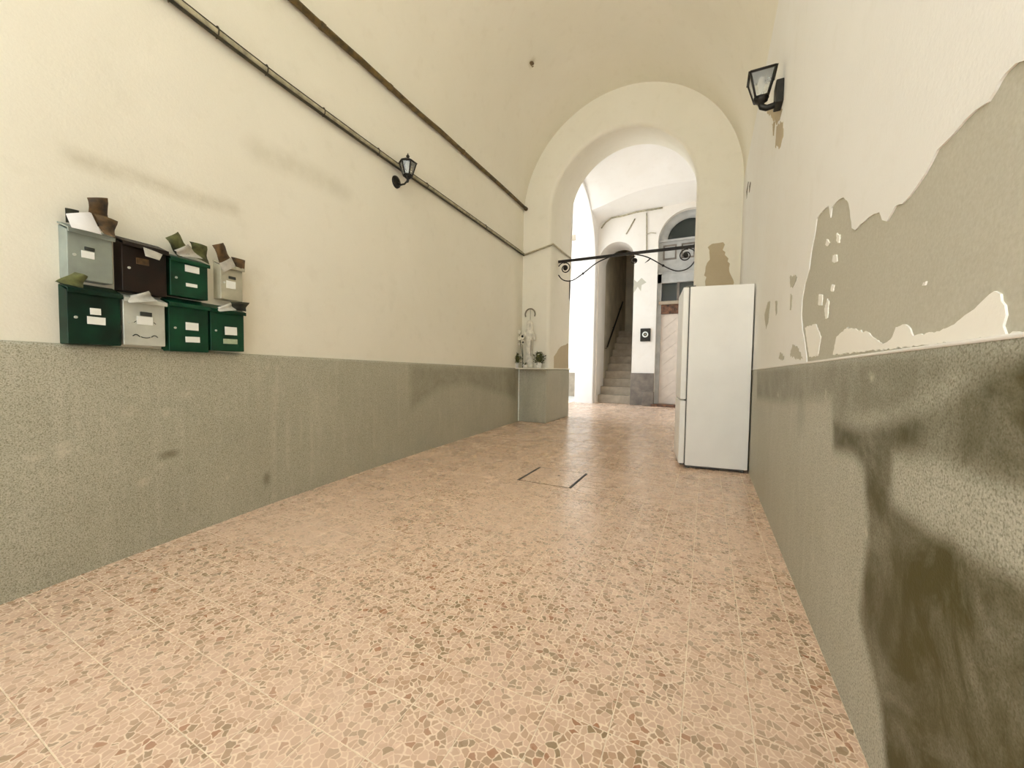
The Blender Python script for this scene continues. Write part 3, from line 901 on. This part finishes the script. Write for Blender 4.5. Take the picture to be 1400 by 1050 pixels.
# ------------------------------------------------------------------ wrought iron bar across the arch
YI = 7.12
e = tag(empty('iron_arch_bar', ((OX0 + OX1) / 2, YI, 3.05)), 'black wrought iron tie bar with scrolls spanning the archway', 'iron bar')
hw_ = (OX1 - OX0) / 2
mb = MB(); mb.box(-hw_ - .02, hw_ + .02, -.014, .014, -.024, .024); mb.build('bar', 'black_iron', e)


def spiral(cx_, cz, r0, turns, start, sgn, n=40):
    return [(cx_ + sgn * (r0 * (1 - .78 * t)) * math.cos(start + t * turns * 2 * math.pi), 0, cz + (r0 * (1 - .78 * t)) * math.sin(start + t * turns * 2 * math.pi)) for t in np.linspace(0, 1, n)]


def arc(pts, n=24):
    """smooth curve through points (Catmull-Rom)"""
    P = [Vector(p) for p in pts]; P = [P[0] * 2 - P[1]] + P + [P[-1] * 2 - P[-2]]; out = []
    for i in range(1, len(P) - 2):
        for k in range(n // (len(P) - 3)):
            t = k / (n // (len(P) - 3)); a, b_, c, d = P[i - 1], P[i], P[i + 1], P[i + 2]
            out.append(.5 * ((2 * b_) + (c - a) * t + (2 * a - 5 * b_ + 4 * c - d) * t * t + (3 * b_ - a - 3 * c + d) * t ** 3))
    out.append(P[-2]); return out


for s in (-1, 1):
    sc = lambda pts: [(s * p[0], p[1], p[2]) for p in pts]
    mb = MB(); mb.tube(sc(arc([(.20, 0, -.01), (.45, 0, -.10), (.72, 0, -.28), (.90, 0, -.375), (1.03, 0, -.375), (1.12, 0, -.33), (1.185, 0, -.25)], 36)), .0105, 6); mb.build('brace', 'black_iron', e)
    mb = MB(); mb.tube(sc(spiral(1.05, -.135, .105, 1.6, 1.2, 1)), .0105, 6); mb.build('scroll', 'black_iron', e)
    mb = MB(); mb.ball((s * 1.05, 0, -.135), .042, 8); mb.build('boss', 'black_iron', e)
    mb = MB(); mb.tube(sc(arc([(1.185, 0, -.09), (1.15, 0, -.05), (1.09, 0, -.02)], 10)), .009, 6); mb.build('leaf_tip', 'black_iron', e)
    mb = MB(); mb.ball((s * .70, 0, -.267), .022, 8); mb.build('collar', 'black_iron', e)
mb = MB(); mb.tube(spiral(.225, -.125, .070, 1.4, 1.4, 1), .009, 6); mb.ball((.225, 0, -.125), .034, 8); mb.build('scroll', 'black_iron', e)
mb = MB(); mb.tube([(.50, 0, -.115), (.46, 0, -.15), (.40, 0, -.19)], [.006, .012, .003], 6); mb.build('leaf_tip', 'black_iron', e)
mb = MB(); mb.tube([(-.955, 0, -.37), (-.955, 0, -.50), (-.955, 0, -.70), (-.955, 0, -.76)], [.011, .011, .009, .002], 6); mb.build('drop_rod', 'black_iron', e)

# ------------------------------------------------------------------ letter boxes on the left wall
WA, WB = Vector((xl(.55), .55, 0)), Vector((xl(1.62), 1.62, 0))
WD = (WB - WA).normalized(); WN = Vector((WD.y, -WD.x, 0))             # along the wall, out of the wall
RZ = math.atan2(WD.y, WD.x)
BD = .078


def on_boxes(px, py, off):
    A_ = WA + WN * (off + .012); d = ray(px, py); t = (A_ - CAM).dot(WN) / d.dot(WN); return CAM + d * t


def sz(p): return ((p - WA).dot(WD), p.z)


def letterbox(name_mat, corners, label, lidmat=None, lid_tilt=0.0, labels=(), slot=None, extra=None, depth=BD):
    """corners: pixels of the front face (top left, bottom right)"""
    (s0, z1), (s1, z0) = sz(on_boxes(*corners[0], depth)), sz(on_boxes(*corners[1], depth))
    s0, s1 = sorted((s0, s1))
    w_, h_ = s1 - s0, (z1 - z0) / .87
    base = WA + WD * ((s0 + s1) / 2) + Vector((0, 0, z0))
    e = tag(empty('letterbox', base, RZ), label, 'letterbox', 'letterboxes on the left wall')
    # local: x along the wall, -y out of the wall
    lz = h_ * .84
    mb = MB(); prof = [(-.0, 0), (-depth, 0), (-depth, lz), (-depth + .012, lz + .004), (0, h_ * .965)]
    mb.prism([(p[0], p[1]) for p in prof], (-w_ / 2, .02, 0), (0, 1, 0), (0, 0, 1), (w_, 0, 0)); mb.build('body', name_mat, e, .004)
    # lid: sloping plate hinged at the wall, with a front lip
    mb = MB(); T = Matrix.Translation((0, .012, h_ * .985)) @ Matrix.Rotation(-lid_tilt, 4, 'X')
    dz = h_ * .985 - lz - .002
    mb.hexa([T @ Vector(p) for p in ((-w_ / 2 - .004, -depth - .006, -dz), (w_ / 2 + .004, -depth - .006, -dz), (w_ / 2 + .004, 0, -.004), (-w_ / 2 - .004, 0, -.004),
                                     (-w_ / 2 - .004, -depth - .006, -dz + .007), (w_ / 2 + .004, -depth - .006, -dz + .007), (w_ / 2 + .004, 0, .004), (-w_ / 2 - .004, 0, .004))])
    mb.box(-w_ / 2 - .004, w_ / 2 + .004, -depth - .010, -depth - .004, -dz - .014, -dz + .007, T)
    mb.build('lid', lidmat or name_mat, e, .002)
    fy = -depth + .02
    for (u0, v0, u1, v1, mt) in labels:
        mb = MB(); mb.box(-w_ / 2 + w_ * u0, -w_ / 2 + w_ * u1, fy - .0035, fy + .001, h_ * .87 * v0, h_ * .87 * v1, Matrix.Rotation(rng.uniform(-.03, .03), 4, 'Y'))
        mb.build('name_label', mt, e)
    if slot:
        u0, v0, u1, v1 = slot
        mb = MB(); mb.box(-w_ / 2 + w_ * u0, -w_ / 2 + w_ * u1, fy - .006, fy + .001, h_ * .87 * v0, h_ * .87 * v1); mb.build('mail_slot', 'slot_dark', e, .002)
    mb = MB(); mb.lathe([(.006, 0), (.006, .006)], (0, 0, 0), 10); o = mb.build('lock', 'box_silver', e)
    o.rotation_euler = (math.pi / 2, 0, 0); o.location = (-w_ * .36, fy + .001, h_ * .42)
    if extra: extra(e, w_, h_, fy)
    return e


def horn(e, w_, h_, fy):
    for s in (-1, 1):
        mb = MB(); mb.tube([(s * w_ * (.14 + .16 * t), fy - .001, h_ * (.17 + .035 * math.sin(t * 3.1))) for t in np.linspace(0, 1, 8)], .0022, 5); mb.build('embossed_mark', 'slot_dark', e)
        mb = MB(); mb.tube([(s * w_ * (.21 + .05 * t), fy - .001, h_ * (.46 - .03 * t)) for t in np.linspace(0, 1, 5)], .0016, 5); mb.build('embossed_mark', 'slot_dark', e)
    mb = MB(); mb.tube([(w_ * (.12 * math.cos(a)), fy - .002, h_ * (.18 + .03 * math.sin(a))) for a in np.linspace(3.6, 5.8, 9)], .0022, 5)
    mb.build('embossed_mark', 'slot_dark', e)


LW = 'label_white'
letterbox('box_grey', ((97, 309), (161, 389)), 'grey metal letterbox with one white label, topped by a draped white sheet', 'box_grey', .0, [(.30, .46, .58, .60, LW)], (.36, .62, .58, .69))
letterbox('box_green_dark', ((97, 392), (172, 473)), 'dark green letterbox with two white labels under the grey letterbox', None, .0, [(.42, .56, .62, .68, LW), (.34, .38, .68, .52, LW)])
letterbox('box_brown', ((172, 328), (234, 406)), 'dark brown letterbox beside the grey letterbox, above the silver one', 'box_brown', .0, [(.32, .60, .60, .73, 'leaflet_brown')])
letterbox('box_silver', ((174, 406), (232, 474)), 'silver letterbox with a white label between two green letterboxes', 'box_silver', .0, [(.30, .46, .68, .64, LW)], (.38, .65, .66, .74), horn)
letterbox('box_green', ((238, 350), (290, 411)), 'green letterbox with a torn upper label, between the brown and the beige letterbox', 'box_green', .0, [(.38, .70, .76, .88, LW), (.40, .30, .70, .39, LW)])
letterbox('box_green', ((236, 412), (291, 482)), 'green letterbox with two white labels beside the silver letterbox', 'box_green', .0, [(.40, .46, .72, .62, LW), (.40, .20, .76, .32, LW)])
letterbox('box_beige', ((307, 360), (337, 413)), 'narrow beige letterbox at the end of the upper row', 'box_beige', .0, [(.24, .34, .66, .56, LW)], (.34, .62, .66, .70))
letterbox('box_green', ((293, 421), (339, 481)), 'green letterbox with one white and one dim label at the end of the lower row', 'box_green', .0, [(.42, .40, .78, .60, LW), (.36, .18, .78, .30, 'label_dim')])


def leaflet(corners, off, mat, label, offs=None, bend=.012, n=7, fold=False):
    """a sheet of paper from four pixels on the plane of the boxes (tl, tr, br, bl), each at its own distance from the wall"""
    offs = offs or (off,) * 4
    Q = [on_boxes(*c, o_) for c, o_ in zip(corners, offs)]
    base = (Q[3] + Q[2]) / 2
    mb = MB(); rows_f, rows_b = [], []
    for i in range(n):
        v = i / (n - 1); rf, rb = [], []
        for j in range(n):
            u = j / (n - 1)
            p = (Q[0] * (1 - u) + Q[1] * u) * (1 - v) + (Q[3] * (1 - u) + Q[2] * u) * v
            k = bend * math.sin(math.pi * u) * (1 - v * .5) + (bend * .6 * math.sin(2.2 * math.pi * v + u) if fold else 0)
            q = p + WN * k - base; rf.append(q + WN * .0012); rb.append(q - WN * .0012)
        rows_f.append(rf); rows_b.append(rb)
    ring = lambda R_: R_[0] + [r[-1] for r in R_[1:]] + R_[-1][::-1][1:] + [r[0] for r in R_[::-1][1:-1]]
    mb.quad_grid(rows_f); mb.quad_grid([r[::-1] for r in rows_b]); a, b_ = ring(rows_f), ring(rows_b); mb.quad_grid([a, b_], False, True)
    o = mb.build('leaflet', mat); o.location = base
    return tag(o, label, 'leaflet', 'leaflets stuffed into the letterboxes')


leaflet([(90, 292), (124, 290), (139, 321), (98, 311)], .07, 'paper_white', 'white sheet draped over the top of the grey letterbox', (.03, .03, .10, .10))
leaflet([(119, 270), (146, 271), (150, 314), (124, 308)], .035, 'leaflet_brown', 'dark brown folded leaflet standing upright out of the grey letterbox', fold=True)
leaflet([(128, 292), (160, 303), (156, 326), (142, 320)], .055, 'leaflet_brown', 'brown leaflet bent sideways over the right end of the grey letterbox', (.04, .04, .08, .08), fold=True)
leaflet([(89, 284), (108, 288), (106, 306), (90, 304)], .03, 'leaflet_dark', 'small dark leaflet corner behind the draped white sheet', bend=.004)
leaflet([(102, 372), (119, 378), (112, 394), (74, 385)], .095, 'leaflet_olive', 'crumpled olive leaflet poking out between the grey and the dark green letterbox', (.09, .10, .12, .13), fold=True)
leaflet([(196, 338), (222, 348), (218, 356), (199, 350)], .085, 'paper_grey', 'pale paper corner lying on the lid of the brown letterbox', (.07, .07, .100, .100), bend=.004)
leaflet([(226, 325), (242, 317), (262, 346), (244, 352)], .05, 'leaflet_olive', 'green printed leaflet sticking up at a slant from the green letterbox', fold=True)
leaflet([(238, 342), (256, 334), (276, 354), (246, 350)], .06, 'paper_grey', 'pale grey leaflet wedged under the lid of the upper green letterbox', fold=True)
leaflet([(259, 330), (282, 337), (285, 362), (266, 352)], .035, 'leaflet_olive', 'olive crumpled leaflet at the back of the upper green letterbox', fold=True)
leaflet([(290, 335), (304, 332), (320, 362), (306, 370)], .05, 'leaflet_brown', 'brown printed leaflet leaning out of the beige letterbox', fold=True)
leaflet([(300, 360), (316, 352), (322, 364), (306, 372)], .065, 'paper_grey', 'pale folded paper in the mouth of the beige letterbox', bend=.006)
leaflet([(316, 351), (335, 356), (334, 370), (322, 364)], .06, 'leaflet_brown', 'small brown leaflet on the corner of the beige letterbox', bend=.006)
leaflet([(178, 404), (202, 398), (214, 412), (176, 414)], .09, 'paper_grey', 'grey crumpled paper on top of the silver letterbox', (.06, .06, .10, .10), fold=True)
leaflet([(297, 420), (314, 414), (322, 424), (300, 426)], .095, 'paper_grey', 'pale scrap of paper on the lid of the last green letterbox', (.07, .07, .10, .10), fold=True)
leaflet([(314, 412), (340, 414), (335, 426), (320, 424)], .09, 'leaflet_dark', 'black leaflet squeezed under the beige letterbox', (.07, .08, .10, .09), fold=True)

# ------------------------------------------------------------------ little shrine on the ledge of the left pier
LEDGE = 1.008


def ledge_x(px, y=6.6): return on_y(px, 495, y).x


def leaf_ball(parent, name, c, r, n, seed, sz_=1.0):
    rr = random.Random(seed); mb = MB()
    for _ in range(n):
        a, z = rr.uniform(0, 2 * math.pi), rr.uniform(-.85, 1); q = math.sqrt(max(0, 1 - z * z)); d = Vector((q * math.cos(a), q * math.sin(a), z * sz_))
        p = Vector(c) + d * r * rr.uniform(.55, 1.0)
        t = d.cross(Vector((rr.uniform(-1, 1), rr.uniform(-1, 1), rr.uniform(-1, 1)))).normalized(); u = (d + t * rr.uniform(-.4, .8)).normalized(); L_ = r * rr.uniform(.28, .45)
        w_ = u.cross(d if abs(u.dot(d)) < .95 else Vector((0, 0, 1))).normalized() * L_ * .28
        mb.face([p, p + u * L_ * .5 + w_, p + u * L_, p + u * L_ * .5 - w_])
    mb.ball(c, r * .62, 8, sz_)
    return mb.build(name, 'leaf', parent, fix=False)


for i, (pxx, r, lab) in enumerate(((706, .098, 'small round potted shrub in a white pot in the corner beside the pale figurine'), (737, .108, 'larger round potted shrub in a white pot on the free side of the pale figurine'))):
    yy_ = (6.46, 6.54)[i]
    e = tag(empty('potted_plant', (ledge_x(pxx, yy_), yy_, LEDGE), .3), lab, 'plant', 'potted plants on the pier ledge')
    mb = MB(); mb.lathe([(.038, 0), (.045, .03), (.052, .07), (.057, .078), (.057, .090), (.050, .090), (.046, .074)], n=18); mb.build('pot', 'pot_white', e)
    mb = MB(); mb.lathe([(.036, .068), (.037, .074), (.01, .078)], n=14); mb.build('soil', 'soil', e)
    mb = MB(); mb.tube([(0, 0, .07), (.003, 0, .12)], .006, 6); mb.build('stem', 'leaflet_brown', e)
    leaf_ball(e, 'foliage', (0, 0, .085 + r * .85), r, 190, 5 + i)
e = tag(empty('flower_bowl', (ledge_x(718, 6.43), 6.43, LEDGE)), 'low white bowl with a few leaves between the two potted shrubs', 'bowl')
mb = MB(); mb.lathe([(.028, 0), (.040, .02), (.048, .045), (.050, .055), (.044, .055), (.036, .04)], n=18); mb.build('bowl', 'pot_white', e)
mb = MB()
for k, (a, l) in enumerate(((.2, .09), (1.4, .06), (2.6, .08), (3.9, .05), (5.2, .075))):
    d = Vector((math.cos(a), math.sin(a) * .4, .9)).normalized(); p = Vector((0, 0, .045)); w_ = Vector((-math.sin(a), math.cos(a), 0)) * .012
    mb.face([p, p + d * l * .5 + w_, p + d * l, p + d * l * .5 - w_])
mb.build('leaves', 'leaf', e, fix=False)
# figurine with a hoop over its head
e = tag(empty('figurine', (ledge_x(723, 6.62), 6.625, LEDGE)), 'pale standing figurine under a thin dark hoop against the pier', 'figurine')
wob = lambda t, z: .07 * math.sin(t * 2 * math.pi * 7) * max(0, 1 - z / .6)
mb = MB(); mb.lathe([(.085, 0), (.088, .03), (.075, .15), (.062, .30), (.058, .42), (.070, .52), (.078, .60), (.070, .68), (.040, .735), (.026, .76)], n=28, sx=1.0, sy=.6, wob=wob); mb.build('robe', 'statue_pale', e)
mb = MB(); mb.ball((0, -.004, .815), .047, 10, 1.25); mb.build('head', 'statue_pale', e)
mb = MB(); mb.lathe([(.075, .66), (.068, .72), (.060, .78), (.060, .83), (.045, .875), (.01, .892)], (0, .014, 0), 20, 1.0, .7); mb.build('veil', 'statue_pale', e)
for s in (-1, 1):
    mb = MB(); mb.tube([(s * .055, 0, .68), (s * .095, -.015, .60), (s * .125, -.04, .53), (s * .14, -.06, .50)], [.026, .027, .02, .012], 10); mb.build('arm', 'statue_pale', e)
mb = MB(); mb.tube([(.10 * math.cos(a), .02, 1.0 + .10 * math.sin(a)) for a in np.linspace(-.45, math.pi + .45, 28)], .014, 8); mb.tube([(0, .03, .86), (0, .03, 1.10)], .004, 6); mb.build('hoop', 'halo', e)
mb = MB(); mb.tube([(.06, -.055, .22), (.058, -.05, .52)], .006, 6); mb.build('rod', 'halo', e)
# posy of pale flowers hung beside it
e = tag(empty('flower_posy', (ledge_x(714.5, 6.53), 6.53, LEDGE)), 'posy of pale flowers with dark centres standing beside the figurine in the corner', 'flowers')
mb = MB(); mb.tube([(0, 0, 0), (.004, 0, .25), (-.01, -.01, .50)], .006, 6); mb.tube([(0, 0, .2), (-.05, 0, .45), (-.075, 0, .62)], .005, 6); mb.build('stem', 'leaf', e)
for k, (x, z, r) in enumerate(((-.085, .66, .05), (-.06, .55, .045), (.0, .58, .05), (.015, .47, .045), (-.07, .44, .03))):
    mb = MB()
    for j in range(7):
        a = j * 2 * math.pi / 7; d = Vector((math.cos(a), -.35, math.sin(a))); t = Vector((-math.sin(a), 0, math.cos(a))) * r * .42; p = Vector((x, -.01, z))
        mb.face([p, p + d * r * .6 + t, p + d * r * 1.1, p + d * r * .6 - t])
    f_ = mb.build('blossom', 'flower', e, fix=False)
    mb = MB(); mb.ball((x, -.03, z), r * (.42 if k in (2, 3) else .25), 7); mb.build('centre', 'leaflet_dark' if k in (2, 3) else 'flower', f_)

# ------------------------------------------------------------------ far wall: door, entry phone, cables
YD_ = YA1 + .16
dx0, dx1 = -1.295, .27; dc = (dx0 + dx1) / 2
door = struct(empty('door_1', (dc, YD_, 0)))
hw2 = (dx1 - dx0) / 2
mb = MB()
for s in (-1, 1): mb.box(s * hw2 - (.11 if s > 0 else 0), s * hw2 + (.11 if s < 0 else 0), -.05, .10, 0, 3.66)
mb.box(-hw2, hw2, -.05, .10, 3.40, 3.66); mb.build('frame', 'door_grey', door, .008)
mb = MB(); mb.box(-hw2, hw2, 0, .10, 3.66, 4.56); mb.build('panel_field', 'door_grey', door)
mb = MB(); mb.box(-hw2, hw2, -.07, .02, 3.645, 3.69); mb.build('cornice', 'door_grey', door, .01)
for k in range(3):
    x0 = -hw2 + .12 + k * .46; mb = MB()
    for a in ((x0, x0 + .34, 4.04, 4.08), (x0, x0 + .34, 4.40, 4.44), (x0, x0 + .04, 4.08, 4.40), (x0 + .30, x0 + .34, 4.08, 4.40)): mb.box(a[0], a[1], -.022, .01, a[2], a[3])
    mb.build('moulding', 'dado_far', door, .004)
mb = MB(); mb.box(-hw2, hw2, -.05, .10, 4.52, 4.58); mb.build('transom_bar', 'door_grey', door, .008)
mb = MB()
fo = lambda r_, z_: [(r_ * math.cos(t), z_ + r_ * math.sin(t)) for t in np.linspace(0, math.pi, 25)]
o_, i_ = fo(hw2, 4.55), fo(hw2 - .22, 4.55)
mb.quad_grid([[(x, -.03, z) for x, z in o_], [(x, -.03, z) for x, z in i_], [(x, .1, z) for x, z in i_]], True); mb.build('fanlight_frame', 'door_grey', door, fix=False)
mb = MB(); mb.prism([(x, z) for x, z in i_], (0, .06, 0), (1, 0, 0), (0, 0, 1), (0, .02, 0)); mb.build('fanlight_pane', 'dark_glass', door)
mb = MB(); mb.box(-hw2 + .11, hw2 - .11, .05, .07, 2.88, 3.40); mb.build('transom_pane', 'dark_glass', door)
mb = MB(); mb.box(-hw2 + .50, -hw2 + .56, .0, .07, 2.88, 3.40); mb.build('transom_mullion', 'dado_far', door)
mb = MB(); mb.box(-hw2 + .05, hw2 - .05, -.10, .08, 2.81, 2.90); mb.build('lintel_shelf', 'stone_pale', door, .01)
mb = MB(); mb.box(-hw2 + .10, hw2 - .10, -.03, .08, 2.56, 2.81); lin = mb.build('lintel_board', 'door_wood', door, .008)
for k in range(3):
    mb = MB(); mb.box(-hw2 + .16 + k * .42, -hw2 + .46 + k * .42, -.045, -.028, 2.61, 2.76); mb.build('raised_panel', 'door_wood', lin, .006)
# two leaves of slanting boards
for s in (-1, 1):
    x0, x1 = ((-hw2 + .11, -.003) if s < 0 else (.003, hw2 - .11))
    mb = MB(); mb.box(x0, x1, .03, .07, .06, 2.56); lf = mb.build('leaf', 'door_leaf', door)
    W_ = x1 - x0; step = .34
    for k in range(-3, 8):
        # slanting board clipped to the leaf
        z0 = .06 + k * step; pl_ = [(0, z0), (W_, z0 + W_ * .85), (W_, z0 + W_ * .85 + step - .014), (0, z0 + step - .014)]
        if s > 0: pl_ = [(W_ - a, b_) for a, b_ in pl_]

        def clip(P, zc, keep_above):
            out = []
            for i in range(len(P)):
                a, b_ = P[i], P[(i + 1) % len(P)]; ia = (a[1] >= zc) == keep_above or a[1] == zc; ib = (b_[1] >= zc) == keep_above or b_[1] == zc
                if ia: out.append(a)
                if ia != ib:
                    t = (zc - a[1]) / (b_[1] - a[1]); out.append((a[0] + (b_[0] - a[0]) * t, zc))
            return out
        q = clip(clip(pl_, .07, True), 2.55, False) if True else pl_
        if len(q) >= 3:
            mb = MB(); mb.prism(q, (x0, .016, 0), (1, 0, 0), (0, 0, 1), (0, .016, 0)); mb.build('board', 'door_leaf', lf, .003)
for z, r in ((1.92, .05), (1.02, .03)):
    mb = MB(); mb.ball((-.09, -.02, z), r, 8); mb.build('knob', 'dado_far', door)
mb = MB(); mb.box(-.12, -.07, -.01, .03, .88, 1.12); mb.build('lock_plate', 'black_iron', door, .004)
mb = MB(); mb.box(-hw2 - .06, hw2 + .06, -.30, .10, 0, .06); mb.build('threshold', 'door_wood', door, .012)
mb = MB(); mb.box(-hw2, hw2, .10, .14, 0, 5.3); mb.build('backing', 'door_grey', door)

c = on_y(882.5, 458, YA1)
e = tag(empty('entry_phone', (c.x, YA1, c.z)), 'black entry phone panel with a pale ring on the white far wall', 'entry phone')
mb = MB(); mb.box(-.135, .135, -.05, 0, -.18, .18); mb.build('housing', 'black_iron', e, .012, 3)
mb = MB(); mb.tube([(.065 * math.cos(a), -.055, .01 + .065 * math.sin(a)) for a in np.linspace(0, 2 * math.pi, 25)], .017, 8, False); mb.build('ring', 'label_white', e)
mb = MB(); mb.ball((0, -.052, .01), .022, 8); mb.build('button', 'conduit', e)

far = lambda x, y: on_y(x, y, YA1 - .02)
mb = MB(); mb.tube([far(*p) for p in ((822, 312), (828, 304), (836, 298), (852, 295), (870, 290), (888, 287), (906, 284))], .022, 8)
o = tag(mb.build('cable', 'conduit'), 'sagging cable bundle under the lunette on the far wall', 'cable')
mb = MB(); mb.tube([far(*p) for p in ((884, 291), (884, 310), (884, 345))], .014, 8); tag(mb.build('cable', 'conduit'), 'thin upright cable between stair doorway and tall door', 'cable')
mb = MB(); mb.tube([far(*p) for p in ((885, 320), (890, 318), (897, 319))], .010, 6); tag(mb.build('cable', 'conduit'), 'short cable branching from the upright one to the door arch', 'cable')
mb = MB(); mb.tube([far(*p) for p in ((868, 299), (862, 310), (856, 320))], .016, 6); tag(mb.build('cable', 'conduit'), 'slanting cable above the stair arch', 'cable')
